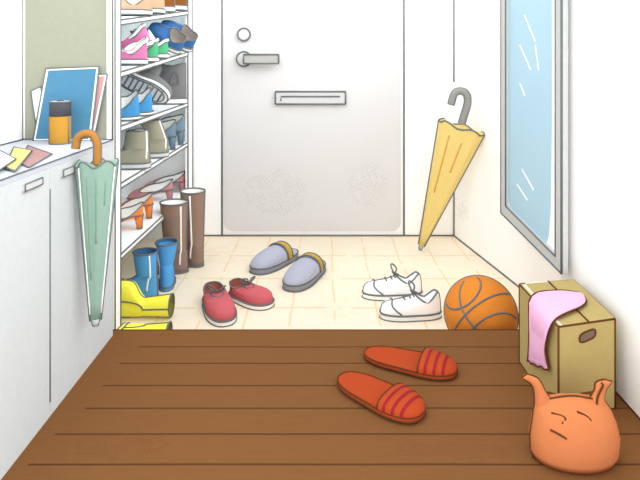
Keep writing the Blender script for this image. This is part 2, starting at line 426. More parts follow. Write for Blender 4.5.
# ------------------------------------------------------------------ footwear
NP = 40
def outline(L, W, waist=.12, point=0.0, e=.9):
    out = []
    for k in range(NP):
        th = 2*PI*k/NP; c, s_ = math.cos(th), math.sin(th)
        y = math.copysign(abs(c)**e, c); x = math.copysign(abs(s_)**.85, s_)
        f = 1 + .10*y - waist*math.exp(-((y+.15)/.35)**2)
        if y > .1: f *= 1 - point*((y-.1)/.9)**1.6
        out.append((x*W/2*f, y*L/2))
    return out
class Spec(dict):
    __getattr__ = dict.get
def footwear(name, M, label, group, cat='shoe', L=.24, W=.09, st=.014, up=None, sole=None, ins=None, ink=INK, r=.003,
             rim=(-.055, .055, .030), rz=(.085, .07, .055), zb=None, point=0., waist=.12, ankle=None, e=1.0, seams=(),
             toe_cap=None, laces=None, heel=None, vamp_lines=(), waistband=None, rim_r=1.0, extra=None, pull=None, sole_ink=True, toe_h=None, side=0, collar=0):
    root = empty(name, M, label, cat, group)
    zb = zb or (lambda t: 0.0)                      # lift of the sole, t = -1 heel .. 1 toe
    o = outline(L, W, waist, point)
    def lp(k, z): return [V((x*k, y*(1+(k-1)*.5), z + zb(y/(L/2)))) for x, y in o]
    B0, B1 = lp(1.0, 0), lp(1.0, st)
    b = MB(); b.loft([B0, B1], 0, True, True, False)
    if sole_ink:
        b.tube(B0, r, 1, True)
    b.tube(lp(1.0, st), r, 1, True)
    b.build('sole', [sole, ink], root)
    yc, ry, rx = rim
    def rimp(k, z_add=0, s=1.0):
        th = 2*PI*k/NP; c, s_ = math.cos(th), math.sin(th)
        hb, hm, hf = rz
        z = hm + (hf-hm)*max(0, c)**1.5 + (hb-hm)*(max(0, -c)**1.5 if heel else min(1, max(0, -c)*1.25)**1.2)
        return V((rx*s*s_, yc+ry*s*c, z+z_add+side*s_))
    Rm = [rimp(k) for k in range(NP)]
    S0 = lp(.95, st)
    loops = [S0]
    base_top = Rm
    if ankle:
        ya, la, wa, za = ankle
        base_top = [V((wa*math.sin(2*PI*k/NP), ya+la*math.cos(2*PI*k/NP), za)) for k in range(NP)]
    ns = 8
    tb = toe_h or .5
    ctl = curve([(0, 0, 0), (.03, tb*.62, 0), (.14, tb*1.0, 0), (.42, tb*1.22, 0), (.74, tb+(1-tb)*.52, 0), (.92, tb+(1-tb)*.78, 0), (1, 1, 0)], 6)
    ns = 12
    for i in range(1, ns+1):
        a = i/ns*PI/2
        q, h = 1-math.cos(a)**e, math.sin(a)**e
        fi = i/ns*(len(ctl)-1); i0 = min(int(fi), len(ctl)-2); cq = ctl[i0].lerp(ctl[i0+1], fi-i0)
        row = []
        for k in range(NP):
            wf = max(0, math.cos(2*PI*k/NP))**.6 if toe_h else 0
            q_, h_ = q+(cq.x-q)*wf, h+(cq.y-h)*wf
            row.append(V((S0[k].x+(base_top[k].x-S0[k].x)*q_, S0[k].y+(base_top[k].y-S0[k].y)*q_, S0[k].z+(base_top[k].z-S0[k].z)*h_)))
        loops.append(row)
    if ankle:
        for i in range(1, 7):
            t = i/6; t2 = t*t*(3-2*t)*.5+t*.5
            loops.append([base_top[k].lerp(Rm[k], t2) for k in range(NP)])
    b = MB(); b.loft(loops, 0)
    b.tube(Rm, r*rim_r, 1, True)
    for k in seams:
        b.tube([l[k % NP] for l in loops], r, 1)
    def on(k, fr):                                   # point on the upper: k along the loop, fr from sole to rim
        k = k % NP; fi = fr*(len(loops)-1); i = min(int(fi), len(loops)-2); t = fi-i
        k0 = int(k) % NP; k1 = (k0+1) % NP; u = k-int(k)
        f = lambda l: l[k0].lerp(l[k1], u)
        return f(loops[i]).lerp(f(loops[i+1]), t)
    for line in vamp_lines:
        b.tube([on(*p) for p in line], r*.9, 1)
    b.build('upper', [up, ink], root)
    b = MB()
    inn = [rimp(k, -.002, .97) for k in range(NP)]
    if ankle:
        mid = [V((p.x*.93, yc+(p.y-yc)*.93, p.z-.02)) for p in inn]
        low = [V((p.x*.80, yc+(p.y-yc)*.80, p.z-.045)) for p in inn]
    else:
        mid = [V((p.x*.93, yc+(p.y-yc)*.93, (p.z + st+zb((p.y)/(L/2)))*.5)) for p in inn]
        low = [V((p.x*.85, yc+(p.y-yc)*.9, st+.008+zb((p.y)/(L/2)))) for p in inn]
    b.loft([inn, mid, low], 0, False, True)
    b.build('lining', ins, root)
    if collar:
        b = MB(); b.tube([p+V((p.x*.04, (p.y-yc)*.03, -collar*.8)) for p in Rm], collar, 0, True, n=8); b.tube([p+V((p.x*.10, (p.y-yc)*.08, -collar*1.9)) for p in Rm], r, 1, True)
        b.build('collar', [SW, ink], root)
    if toe_cap:
        b = MB(); sp, m_ = toe_cap; ks = list(range(-sp, sp+1)); fr = [0, .25, .5, .75, 1]; g = lambda k: .46*(1-(k/(sp+.3))**2)
        rows = [[on(k, f*g(k)) + V((0, .0012, .0012)) for k in ks] for f in fr]
        b.loft(rows, 0, closed=False)
        b.tube([on(k, g(k))+V((0, .001, .0015)) for k in ks], r*.9, 1)
        b.build('toe_cap', [m_, ink], root)
    if laces:
        b = MB(); kind = laces
        f0 = on(0, 1.0)
        if kind == 'ties':
            for t in (.98, .86, .74, .62):
                b.tube([on(-3.2, t)+V((0, 0, .002)), on(0, t)+V((0, 0, .005)), on(3.2, t)+V((0, 0, .002))], r*.9, 0)
        p = on(0, .9)+V((0, 0, .004))
        for sx, ln, up_ in ((1, .036, .030), (-1, .030, .020)):
            lp_ = [p, p+V((sx*ln*.55, .012, up_*.9)), p+V((sx*ln, .004, up_)), p+V((sx*ln*.9, -.012, up_*.45)), p]
            b.tube(curve(lp_, 6), r*.95, 0)
        b.build('laces', [ink], root)
    if heel:
        hh, hl, hw, tip = heel                       # height, length, width, tip scale
        b = MB(); n = 14; y0 = -L/2+hl*.52; rows = []
        for t in (0, .35, 1):
            s_ = tip+(1-tip)*(1-t)**1.3
            rows.append([V((hw/2*s_*math.cos(2*PI*k/n), y0-(1-s_)*hl*.25+hl/2*s_*math.sin(2*PI*k/n), hh*(1-t))) for k in range(n)])
        b.loft(rows, 0, True, True)
        for k in (3, 10): b.tube([x[k] for x in rows], r*.8, 1)
        b.tube(rows[-1], r*.8, 1, True)
        b.build('heel', [up, ink], root)
    if pull: pull(root, on, r)
    return root
def place(hx, hy, tx, ty, z):              # heel and toe as seen, standing on level z
    a, c = onz(hx, hy, z), onz(tx, ty, z); d = c-a
    return Matrix.Translation((a+c)/2) @ Matrix.Rotation(math.atan2(-d.x, d.y), 4, 'Z'), d.length

# pink shoes on the tiles
PK = mat('coral_pink_canvas', '#e8767d'); PKI = mat('brown_shoe_lining', '#b96a57'); SW = mat('white_rubber', '#fbfbf8', k=1.32, grain=0)
for (h, t, lab) in (((211, 296), (226.5, 327), 'coral pink lace-up shoe pointing towards the wooden step, left of its pair'),
                    ((231.5, 294), (271, 308.5), 'coral pink lace-up shoe turned to the right, right of its pair')):
    M, L = place(*h, *t, TZ)
    footwear('lace_up_shoe', M, lab, 'coral pink shoes', L=L*.98, W=.112, st=.018, up=PK, sole=SW, ins=PKI, r=PX(2.15, .85),
             rim=(-L*.27, L*.20, .040), rz=(.060, .050, .064), e=.85, laces='bow', waist=.05, toe_h=.75,
             vamp_lines=([(4, 1.0), (3.2, .75), (0, .66), (-3.2, .75), (-4, 1.0)],))
# white sneakers
WS = mat('white_canvas', '#ffffff', k=1.3, grain=0)
for (h, t, lab) in (((422, 296), (362.5, 296.5), 'white lace-up sneaker farther from the wooden step, behind its pair'),
                    ((441, 316), (380, 317), 'white lace-up sneaker nearer the wooden step, beside the basketball')):
    M, L = place(*h, *t, TZ)
    footwear('canvas_sneaker', M, lab, 'white sneakers', L=L, W=.088, st=.020, up=WS, sole=SW, ins=WS, r=PX(2.15, .85),
             rim=(-L*.25, L*.19, .030), rz=(.092, .062, .088), e=1.0, toe_h=.55, laces='ties', seams=(0, 20), toe_cap=(8, WS), waist=.08)
# grey clogs
def clog(M, L, lab, r):
    root = empty('clog', M, lab, 'slipper', 'grey clogs')
    LV = mat('lavender_grey_vamp', '#bfc0cf'); GD = mat('grey_clog_sole', '#9b9ca6'); YB = mat('mustard_strap', '#d0aa45')
    W = .122; st = .026; o = outline(L, W, .04, e=.72)
    lp = lambda k, z: [V((x*k, y*(1+(k-1)*.6), z)) for x, y in o]
    b = MB(); b.loft([lp(1, 0), lp(1.02, st*.5), lp(1, st)], 0, True, True); b.tube(lp(1, 0), r, 1, True); b.tube(lp(1.0, st), r, 1, True); b.build('sole', [GD, INK], root)
    b = MB(); b.loft([lp(.97, st), lp(.93, st+.004)], 0, False, True); b.build('insole', LV, root)
    def wid(ty, e=.72): return max(.02, (1-(abs(ty)**(1/e))**2))**.425
    def arch(y, hgt, k=1.0, n=15):
        ty = max(-1, min(1, y/(L/2))); wv = wid(ty)*W/2*(1+.1*ty)*k
        return [V((-wv*math.cos(PI*i/(n-1))*1.0, y, st + hgt*math.sin(PI*i/(n-1))**.75)) for i in range(n)]
    ys_ = [L/2*t for t in (-.12, .05, .22, .4, .56, .7, .82, .91, .975, .998)]
    hs = [.058, .058, .056, .052, .046, .039, .030, .021, .010, .002]
    rows = [arch(y, h_) for y, h_ in zip(ys_, hs)]
    b = MB(); b.loft(rows, 0, closed=False); b.tube(rows[0], r, 1)
    inner = [arch(y, h_-.004, .95) for y, h_ in zip(ys_[:-1], hs[:-1])]
    b.loft(inner, 0, closed=False)
    b.build('vamp', [LV, INK], root)
    rows = [arch(y, h_, 1.05) for y, h_ in ((-.19*L, .064), (-.19*L+.018, .066), (-.19*L+.038, .065))]
    b = MB(); b.loft(rows, 0, closed=False); b.loft([arch(-.19*L, .060, 1.02), arch(-.19*L+.038, .061, 1.02)], 0, closed=False)
    b.tube(rows[0], r, 1); b.tube(rows[-1], r, 1); b.build('strap', [YB, INK], root)
    return root
M, L = place(296, 254, 252.5, 275, TZ); clog(M, L*.94, 'grey clog with mustard strap nearest the door, left of its pair', PX(2.6, .8))
M, L = place(320.5, 265, 289, 292.5, TZ); clog(M, L*.96, 'grey clog with mustard strap in the middle of the tiles, right of its pair', PX(2.4, .85))

# red slippers on the boards
def slipper(M, L, lab):
    RD = mat('red_slipper', '#d9552b'); ST = mat('dark_red_stripe', '#b63038', grain=0)
    root = empty('slipper', M, lab, 'slipper', 'red slippers')
    W = .103; o = outline(L, W, .06, e=.75); r = .0021
    lp = lambda k, z: [V((x*k, y, z)) for x, y in o]
    b = MB(); b.loft([lp(1, 0), lp(1, .010)], 0, True, True, False); b.tube(lp(1, .010), r, 1, True); b.tube(lp(1, .001), r, 1, True); b.build('sole', [RD, BRN], root)
    def wid(ty, e=.75): return max(.02, (1-(abs(ty)**(1/e))**2))**.425
    def arch(y, hgt, k=1.0, n=15):
        ty = max(-1, min(1, y/(L/2))); wv = wid(ty)*W/2*(1+.1*ty)*k
        return [V((-wv*math.cos(PI*i/(n-1)), y + (.012*abs(math.cos(PI*i/(n-1)))**2 if False else 0), .010 + hgt*math.sin(PI*i/(n-1))**.7)) for i in range(n)]
    ts = (.27, .34, .44, .54, .66, .78, .88, .95, .995); hs = (.024, .025, .025, .024, .022, .019, .015, .010, .003)
    hf = lambda t: [h0+(h1-h0)*(t-a)/(c-a) for a, c, h0, h1 in zip(ts[:-1], ts[1:], hs[:-1], hs[1:]) if a <= t <= c][0]
    rows = [arch(L/2*t, h_, 1.02) for t, h_ in zip(ts, hs)]
    b = MB(); b.loft(rows, 0, closed=False); b.loft([arch(L/2*t, max(.001, h_-.004), .97) for t, h_ in zip(ts, hs)], 0, closed=False)
    b.tube(rows[0], r, 1)
    for t in (.42, .60, .77):
        b.loft([[p+V((0, 0, .0008)) for p in arch(L/2*(t+d), hf(t+d), 1.03)] for d in (-.030, .030)], 2, closed=False)
    b.build('vamp', [RD, BRN, ST], root)
M, L = place(364, 354, 458, 374, 0.005); slipper(M, L*.98, 'red striped slipper farther back, nearer the tiled entrance')
M, L = place(340, 378, 423, 419, 0.005); slipper(M, L*.98, 'red striped slipper in front, nearer the viewer')

# boots on the tiles
def flat(px, py, rzdeg): return Matrix.Translation(onz(px, py, TZ)) @ Matrix.Rotation(math.radians(rzdeg), 4, 'Z')
BW = mat('brown_leather', '#967c6b'); BWI = SW
def wseam(side_k):
    def f(root, on, r):
        b = MB(); b.tube([on(side_k, .12+.86*i/12)+V((0, -.001, 0)) for i in range(13)], r*1.1, 0); b.build('side_seam', [SW], root)
    return f
p = onz(177.5, 271, TZ)
def tall(M, lab, grp, h, rr, ank, L, W, up, ins, r, toe=0.0, sk=None, st=.014, lean=0, sd=(0, NP//2)):
    return footwear('boot', M, lab, grp, 'boot', L=L, W=W, st=st, up=up, sole=up, ins=ins, r=r,
                    rim=(-L/2+rr+.004+lean, rr, rr*.92), rz=(h, h, h), ankle=(-L/2+rr*.95, ank, ank*.85, min(.10, h*.5)), e=.9, toe_h=.55, seams=sd, pull=(wseam(sk) if sk else None))
M = Matrix.Translation((p.x-.055, p.y, TZ)) @ Matrix.Rotation(math.radians(86), 4, 'Z')
tall(M, 'tall brown boot standing nearer the blue boots, left of its pair', 'brown boots', .315, .062, .050, .21, .09, BW, BWI, PX(2.5, .85), sk=25)
p = onz(193, 266, TZ)
M = Matrix.Translation((p.x-.035, p.y+.05, TZ)) @ Matrix.Rotation(math.radians(50), 4, 'Z')
tall(M, 'tall brown boot standing nearer the door, right of its pair', 'brown boots', .345, .060, .049, .20, .09, BW, BWI, PX(2.6, .85), sk=26, sd=(36, 16))
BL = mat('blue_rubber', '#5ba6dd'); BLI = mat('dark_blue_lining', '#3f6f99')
p = onz(143, 298, TZ)
M = Matrix.Translation((p.x-.034, p.y, TZ)) @ Matrix.Rotation(math.radians(88), 4, 'Z')
tall(M, 'blue rubber boot in profile, nearer the yellow boots', 'blue boots', .188, .048, .040, .19, .07, BL, BLI, PX(2.25, .85), sk=26)
p = onz(164, 289, TZ)
M = Matrix.Translation((p.x+.0, p.y+.045, TZ)) @ Matrix.Rotation(math.radians(12), 4, 'Z')
tall(M, 'blue rubber boot seen from behind, nearer the brown boots', 'blue boots', .190, .050, .032, .15, .068, BL, BLI, PX(2.3, .85), sk=28, sd=(10, 30), lean=.0)
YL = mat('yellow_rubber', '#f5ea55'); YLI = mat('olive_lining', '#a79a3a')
for (px_, Y, lab, sc) in ((171.5, 2.035, 'yellow rubber boot lying on its back, farther from the step', 1.0),
                          (169, 1.84, 'yellow rubber boot just peeking over the wooden step edge, nearer the viewer', .93)):
    X = (px_-CX)*Y/F; h = .20 if sc == 1 else .158; rr = .040*sc; L = .138*sc
    # shaft points along +x, toe points up: local z -> +x, local y -> +z
    Rm_ = Matrix(((0, 0, 1, 0), (1, 0, 0, 0), (0, 1, 0, 0), (0, 0, 0, 1)))
    M = Matrix.Translation((X-h, Y, TZ+L/2+.003)) @ Rm_
    if sc < 1:                                     # this one lies on its side, toe towards the step
        M = Matrix.Translation((X-h, Y-L/2+.04, TZ+rr+.002)) @ Matrix(((0, 0, 1, 0), (0, -1, 0, 0), (1, 0, 0, 0), (0, 0, 0, 1)))
    tall(M, lab, 'yellow boots', h, rr, .033*sc, L, .07*sc, YL, YLI, PX(Y, .85), sd=(0, NP//2, 10, 30))

# footwear in the rack: toes to the back of the rack (-x), heels to the front
def rk(i, px_, X, L, pitch=0, yaw=0, dz=0.0, roll=0):
    Y = X*F/(px_-CX); z = SZ[i](Y)+dz+.0045
    return Matrix.Translation((X, Y, z)) @ Matrix.Rotation(math.radians(90+yaw), 4, 'Z') @ Matrix.Rotation(math.radians(pitch), 4, 'X') @ Matrix.Rotation(math.radians(roll), 4, 'Y') @ Matrix.Translation((0, L/2, 0))
def low(i, px_, X, lab, grp, up, sole=SW, ins=SW, L=.22, W=.085, hgt=(.095, .07, .085), name='sneaker', pitch=0, yaw=0, dz=0, roll=0, st=.018, seams=(0,), e=.9, side=.008, **kw):
    M = rk(i, px_, X, L, pitch, yaw, dz, roll)
    return footwear(name, M, lab, grp, L=L, W=W, st=st, up=up, sole=sole, ins=ins, r=PX(M.translation.y, .75),
                    rim=(-L*.25, L*.22, W*.36), rz=hgt, e=e, seams=seams, waist=.06, toe_h=.6, side=side, **kw)
TAN = mat('tan_leather', '#d9b08f'); HBR = mat('rust_brown_suede', '#8f5523'); TANL = mat('beige_lining', '#cdbba6')
low(1, 152, -.70, 'tan low shoe with white sole at the near end of the top shelf', 'tan shoes on the rack', TAN, pitch=0, L=.23, W=.10, hgt=(.085, .055, .075), name='low_shoe', side=.02)
low(1, 165, -.70, 'tan low shoe just behind the other tan one on the top shelf', 'tan shoes on the rack', TAN, L=.23, W=.10, hgt=(.09, .065, .085), name='low_shoe')
for px_, X, lab in ((175, -.715, 'rust brown boot with white sole in the middle of the top shelf'), (187, -.715, 'rust brown boot with white sole at the door end of the top shelf')):
    M = rk(1, px_, X, .2)
    footwear('ankle_boot', M, lab, 'rust brown boots on the rack', 'boot', L=.2, W=.085, st=.022, up=HBR, sole=SW, ins=TANL, r=PX(2.7, .75), rim=(-.05, .05, .038), rz=(.15, .15, .15), ankle=(-.05, .046, .034, .08), seams=(0, 20), toe_h=.6)
PKR = mat('bright_pink_canvas', '#ef86ba'); GRN = mat('green_canvas', '#56bb85'); NB = mat('royal_blue_canvas', '#4b82c4'); TAUP = mat('taupe_insole', '#b3aaa2')
low(2, 147.5, -.70, 'pink sneaker lower in its pair, at the near end of the second shelf', 'pink sneakers on the rack', PKR, hgt=(.100, .070, .06), L=.20, side=.018, collar=.007)
low(2, 153, -.70, 'pink sneaker propped heel-up behind the lower pink one', 'pink sneakers on the rack', PKR, hgt=(.095, .075, .06), pitch=-22, dz=.072, L=.20, W=.075, collar=.007)
low(2, 158.5, -.69, 'green sneaker with white collar right beside the pink pair', 'green sneakers on the rack', GRN, hgt=(.095, .062, .105), L=.20, W=.075, laces='bow', collar=.006)
low(2, 168.5, -.70, 'green sneaker farther back, half hidden by the first green one', 'green sneakers on the rack', GRN, hgt=(.085, .06, .13), L=.20, collar=.006)
low(2, 180, -.68, 'blue sneaker tilted toe-up, next to the green pair', 'blue sneakers on the rack', NB, hgt=(.070, .060, .085), pitch=34, L=.19, W=.095, ins=TAUP, roll=-22, dz=.012, side=.015)
low(2, 191, -.655, 'blue sneaker tilted toe-up and sticking out past the rack post', 'blue sneakers on the rack', NB, hgt=(.075, .065, .095), pitch=34, L=.20, W=.10, ins=TAUP, roll=-22, dz=.012, side=.015)
FB = mat('light_blue_canvas', '#4f9fe0')
low(3, 140, -.70, 'light blue flat shoe at the near end of the third shelf', 'light blue flats on the rack', FB, hgt=(.095, .058, .060), L=.22, st=.012, side=.022, roll=-6, dz=.004)
low(3, 153, -.70, 'light blue flat shoe in front of the grey high-top soles', 'light blue flats on the rack', FB, hgt=(.095, .058, .060), L=.22, st=.012, side=.022, roll=-6, dz=.004)
GT = mat('dark_grey_canvas', '#8b8b8b')
def badge(root, on, r):
    b = MB(); n = 20
    pts = [on(27.5+1.9*math.cos(2*PI*k/n), .74+.12*math.sin(2*PI*k/n))+V((-.002, 0, 0)) for k in range(n)]
    b.tube(pts, r, 0, True); b.build('round_badge', [INK], root)
def hightop(M, lab, tread=False):
    L = .26
    root = footwear('high_top_sneaker', M, lab, 'grey high-tops on the rack', L=L, W=.095, st=.026, up=GT, sole=SW, ins=TAUP, r=PX(2.6, .75), rim=(-.062, .062, .040), rz=(.205, .19, .20),
             ankle=(-.05, .075, .040, .10), seams=(0, 20), pull=badge, toe_h=.6)
    if tread:
        b = MB(); o = outline(L*.86, .095*.8, .12)
        b.slab([(x, y, -.001) for x, y in o], (0, 0, -.003)); b.tube([V((x, y, -.003)) for x, y in o], PX(2.5, .7), 1, True)
        for k in range(9):
            y = -L*.36+k*L*.09; w_ = .030
            b.tube([(-w_, y-.006, -.004), (w_, y+.006, -.004)], PX(2.5, .85), 1)
        b.build('tread', [mat('pale_grey_tread', '#d9dadb'), INK], root)
    return root
M = rk(3, 186.5, -.70, .26)
hightop(M, 'dark grey high-top sneaker standing upright at the door end of the third shelf')
ax = V((.90, 0, -.42)).normalized()                 # toe direction; the sole faces the viewer
up_ = V((0.12, .90, .42)); up_ = (up_-ax*up_.dot(ax)).normalized(); xx = ax.cross(up_)
M = Matrix((( xx.x, ax.x, up_.x, 0), (xx.y, ax.y, up_.y, 0), (xx.z, ax.z, up_.z, 0), (0, 0, 0, 1)))
c = at(141, 87.5, 2.40)
hightop(Matrix.Translation(c) @ M, 'grey high-top sneaker tipped over, its ridged pale sole facing the viewer', True)
OL = mat('olive_suede', '#a3a08c'); OLS = mat('pale_boot_sole', '#e3e3e0')
for (px_, X, lean, h, lab, yaw) in ((150.5, -.695, .0, .150, 'olive ankle boot at the near end of the fourth shelf', 0), (168.5, -.695, .028, .165, 'olive ankle boot leaning behind the nearer olive one', 10)):
    L = .20; M = rk(4, px_, X, L, 0, yaw)
    footwear('ankle_boot', M, lab, 'olive boots on the rack', 'boot', L=L, W=.09, st=.020, up=OL, sole=OLS, ins=SW, r=PX(2.3, .8), rim=(-L/2+.052+lean, .044, .036), rz=(h, h, h*.97), ankle=(-L/2+.055, .050, .038, .075), seams=(0, 20), pull=wseam(23), toe_h=.62)
def zpump(lift):
    return lambda t: lift*(1/(1+math.exp((t+.12)*6.5)))
def pump(i, px_, X, lab, grp, m, L=.235, lift=.055, W=.075, r=None, hgt=None, yaw=0, side=.016):
    M = rk(i, px_, X, L, 0, yaw)
    zb = zpump(lift); rl = zb(-1)
    return footwear('high_heel', M, lab, grp, L=L, W=W, st=.005, up=m, sole=m, ins=SW, r=r or PX(M.translation.y, .75),
             rim=(-L*.13, L*.36, W*.37), rz=hgt or (rl+.052, rl*.5+.036, .040), zb=zb, side=side, point=.55, e=.8, waist=.15, heel=(rl+.004, .040, .036, .55), sole_ink=False)
SLB = mat('slate_blue_leather', '#6d8496')
pump(4, 176, -.715, 'slate blue high heel behind the olive boots, nearer of its pair', 'slate blue heels on the rack', SLB, lift=.06, W=.085, hgt=(.135, .10, .075), side=.025)
pump(4, 184, -.715, 'slate blue high heel against the door end of the fourth shelf', 'slate blue heels on the rack', SLB, lift=.065, W=.085, hgt=(.145, .11, .08), side=.025)
MV = mat('mauve_leather', '#c08082'); OR = mat('orange_leather', '#f58a45')
pump(5, 173, -.75, 'mauve high heel in front of the other mauve one', 'mauve heels on the rack', MV, L=.23, lift=.045)
pump(5, 185.5, -.733, 'mauve high heel farthest back on the lowest shelf', 'mauve heels on the rack', MV, L=.235, lift=.05)
pump(5, 143.5, -.735, 'orange high heel at the near end of the lowest shelf', 'orange heels on the rack', OR, L=.2, lift=.05)
pump(5, 153, -.745, 'orange high heel just behind the nearer orange one', 'orange heels on the rack', OR, L=.2, lift=.055)

# ------------------------------------------------------------------ umbrellas
def umbrella(name, label, tip, hem, Rr, canopy, fold, handle, hook, rh, ink_r, ferrule, folds, flat_x=1.0, edge=None):
    ax = (hem-tip); Ln = ax.length; az = ax.normalized()
    view = V((hem.x, hem.y, hem.z-HC)).normalized()
    ux = view.cross(az).normalized()*-1             # sideways as seen from the room
    if ux.x < 0: ux = -ux
    uy = az.cross(ux); 
    if uy.y < 0: uy = -uy
    root = empty(name, Matrix.Translation(tip), label, 'umbrella')
    n = 48
    def P(a, t, k=1.0, lift=0):
        r = (.011 + (Rr-.011)*t**1.0)*(1+.05*math.cos(8*a))*k
        hm = (.016*math.sin(5*a+.6)*.5*max(0, t-.9)*10) if lift else 0
        return ux*math.cos(a)*r + uy*math.sin(a)*r*flat_x + az*(Ln*t+hm)
    loops = [[P(2*PI*k/n, t, 1, 1) for k in range(n)] for t in (.035, .15, .3, .5, .7, .85, .95, 1.0)]
    b = MB(); b.loft(loops, 0, True)
    b.loft([loops[-1], [P(2*PI*k/n, .992, .6, 1) for k in range(n)], [P(2*PI*k/n, .985, .12) for k in range(n)]], 0, False, True)
    b.tube(loops[-1], ink_r, 1, True)
    for a in (0, PI): b.tube([l[int(a/(2*PI)*n) % n] for l in loops], ink_r, 1)
    for (a, t0, t1) in folds:
        b.tube([P(a, t0+(t1-t0)*i/8, 1.0) for i in range(9)], ink_r*.8, 2)
    if edge:
        for a in edge: b.tube([P(a, .08+.90*i/12, 1.0) for i in range(13)], ink_r*1.1, 3)
    b.build('canopy', [canopy, INK, fold, SW], root)
    b = MB(); b.tube([V((0, 0, 0)), az*Ln*.045], .006, 0, n=8, r1=.011); b.tube([V((0, 0, 0))+ux*.006, az*Ln*.045+ux*.011], ink_r*.7, 1); b.tube([-ux*.006, az*Ln*.045-ux*.011], ink_r*.7, 1)
    b.tube([-ux*.006, ux*.006], ink_r*.7, 1); b.tube([az*Ln*.045-ux*.011, az*Ln*.045+ux*.011], ink_r*.7, 1)
    b.build('tip', [ferrule, INK], root)
    hk = curve([x-tip for x in hook], 7)
    b = MB(); b.tube(hk, rh, 0, n=10)
    for sgn in (1, -1):
        off_ = []
        for i, x in enumerate(hk):
            tg = (hk[min(i+1, len(hk)-1)]-hk[max(i-1, 0)]).normalized()
            off_.append(x + tg.cross(uy).normalized()*rh*sgn)
        b.tube(off_, ink_r*.8, 1)
        if sgn == 1: e1 = off_[-1]
        else: b.tube([e1, off_[-1]], ink_r*.8, 1)
    b.build('handle', [handle, INK], root)
    return root
Yg = 1.355
umbrella('umbrella', 'pale green closed umbrella hooked on the cupboard edge, point down', at(95.5, 326, Yg), at(97, 163, Yg), .0475,
         mat('sage_green_fabric', '#aecbb5'), mat('darker_green_fold', '#8fb59a', grain=0), mat('orange_brown_wood', '#d6954c'),
         [at(97, 165, Yg), at(97.5, 150, Yg), at(96.5, 141, Yg), at(92, 134.5, Yg), at(85, 133.5, Yg), at(78, 138, Yg), at(75.5, 148.5, Yg)],
         .0090, PX(Yg, .85), mat('tip_grey', '#c6d0cd'), [(1.5*PI-.55, .3, .93), (1.5*PI-.02, .52, .92), (1.5*PI+.5, .75, .9)], .6, edge=(PI+.42, -.42))
tipY = (HC-TZ-.004)*F/(249.5-CY)
t0 = at(420, 249.5, tipY); h0 = at(461.5, 127, 2.66)
umbrella('umbrella', 'yellow closed umbrella with grey hook leaning in the corner by the door', t0, h0, .108,
         mat('yellow_fabric', '#fbdc85'), mat('orange_fold', '#eebb57', grain=0), mat('handle_mid_grey', '#9d9e9b'),
         [at(461.5, 124, 2.66), at(464.5, 114, 2.65), at(467.5, 103, 2.64), at(466.5, 94.5, 2.635), at(461, 91, 2.635), at(454.5, 93.5, 2.635), at(451, 104.5, 2.635)],
         .0155, PX(2.66, .9), mat('tip_grey', '#c6d0cd'), [(1.5*PI-.45, .47, .92), (1.5*PI+.25, .66, .9)], .36)

# ------------------------------------------------------------------ basketball
sc = 301.5; Yb = F/sc; RBALL = 35.2/sc
bc = V(((480.5-CX)/sc, Yb, TZ+RBALL+.001))
ball = MB(); rows = []
for i in range(1, 24):
    a = PI*i/24; rows.append([V((RBALL*math.sin(a)*math.cos(2*PI*k/40), RBALL*math.sin(a)*math.sin(2*PI*k/40), RBALL*math.cos(a))) for k in range(40)])
ball.loft(rows, 0); ball.fan(rows[0], V((0, 0, RBALL))); ball.fan(rows[-1], V((0, 0, -RBALL)))
root = tag(ball.build('basketball', mat('basketball_orange', '#f0933a')), 'orange basketball on the tiles behind the wooden step', 'ball'); root.location = bc
def on_ball(px_, py):
    d = V(((px_-CX)/F, 1, -(py-CY)/F)).normalized(); o = V((0, 0, HC))-bc
    bb = o.dot(d); cc = o.dot(o)-RBALL**2; disc_ = bb*bb-cc
    t = -bb-math.sqrt(max(0, disc_))
    return (o+d*t).normalized()
def circ3(a, b_, c):
    n = (b_-a).cross(c-a).normalized(); h = n.dot(a); r = math.sqrt(max(0, 1-h*h))
    u = n.orthogonal().normalized(); v = n.cross(u)
    return [(n*h + (u*math.cos(2*PI*k/64)+v*math.sin(2*PI*k/64))*r)*RBALL for k in range(64)]
def arc3(a, b_, c):
    n = (b_-a).cross(c-a).normalized(); h = n.dot(a); r = math.sqrt(max(0, 1-h*h))
    u = (a-n*h).normalized(); v = n.cross(u)
    ang = lambda p: math.atan2((p-n*h).dot(v), (p-n*h).dot(u)) % (2*PI)
    t0, t1 = -.10/r, ang(c)+.10/r
    return [(n*h + (u*math.cos(t)+v*math.sin(t))*r)*RBALL for t in [t0+(t1-t0)*k/48 for k in range(49)]]
sm = MB()
sm_r = PX(1.8, .95)
for tri in (((462.5, 284), (460.5, 303), (474, 327)), ((479, 279), (474, 299), (447.5, 306)), ((508, 294), (482, 301.5), (456, 327.5)), ((514.5, 317), (494, 314.5), (474, 327.5))):
    sm.tube(arc3(*[on_ball(*p) for p in tri]), sm_r, 0)
vd = (bc-V((0, 0, HC))).normalized(); h = -.40*.3
u = vd.orthogonal().normalized(); v = vd.cross(u); hh = -RBALL/(bc-V((0, 0, HC))).length
rr = math.sqrt(1-hh*hh)
sm.tube([(vd*hh+(u*math.cos(2*PI*k/72)+v*math.sin(2*PI*k/72))*rr)*RBALL for k in range(72)], sm_r, 0, True)
sm.build('seams', [INK], root)

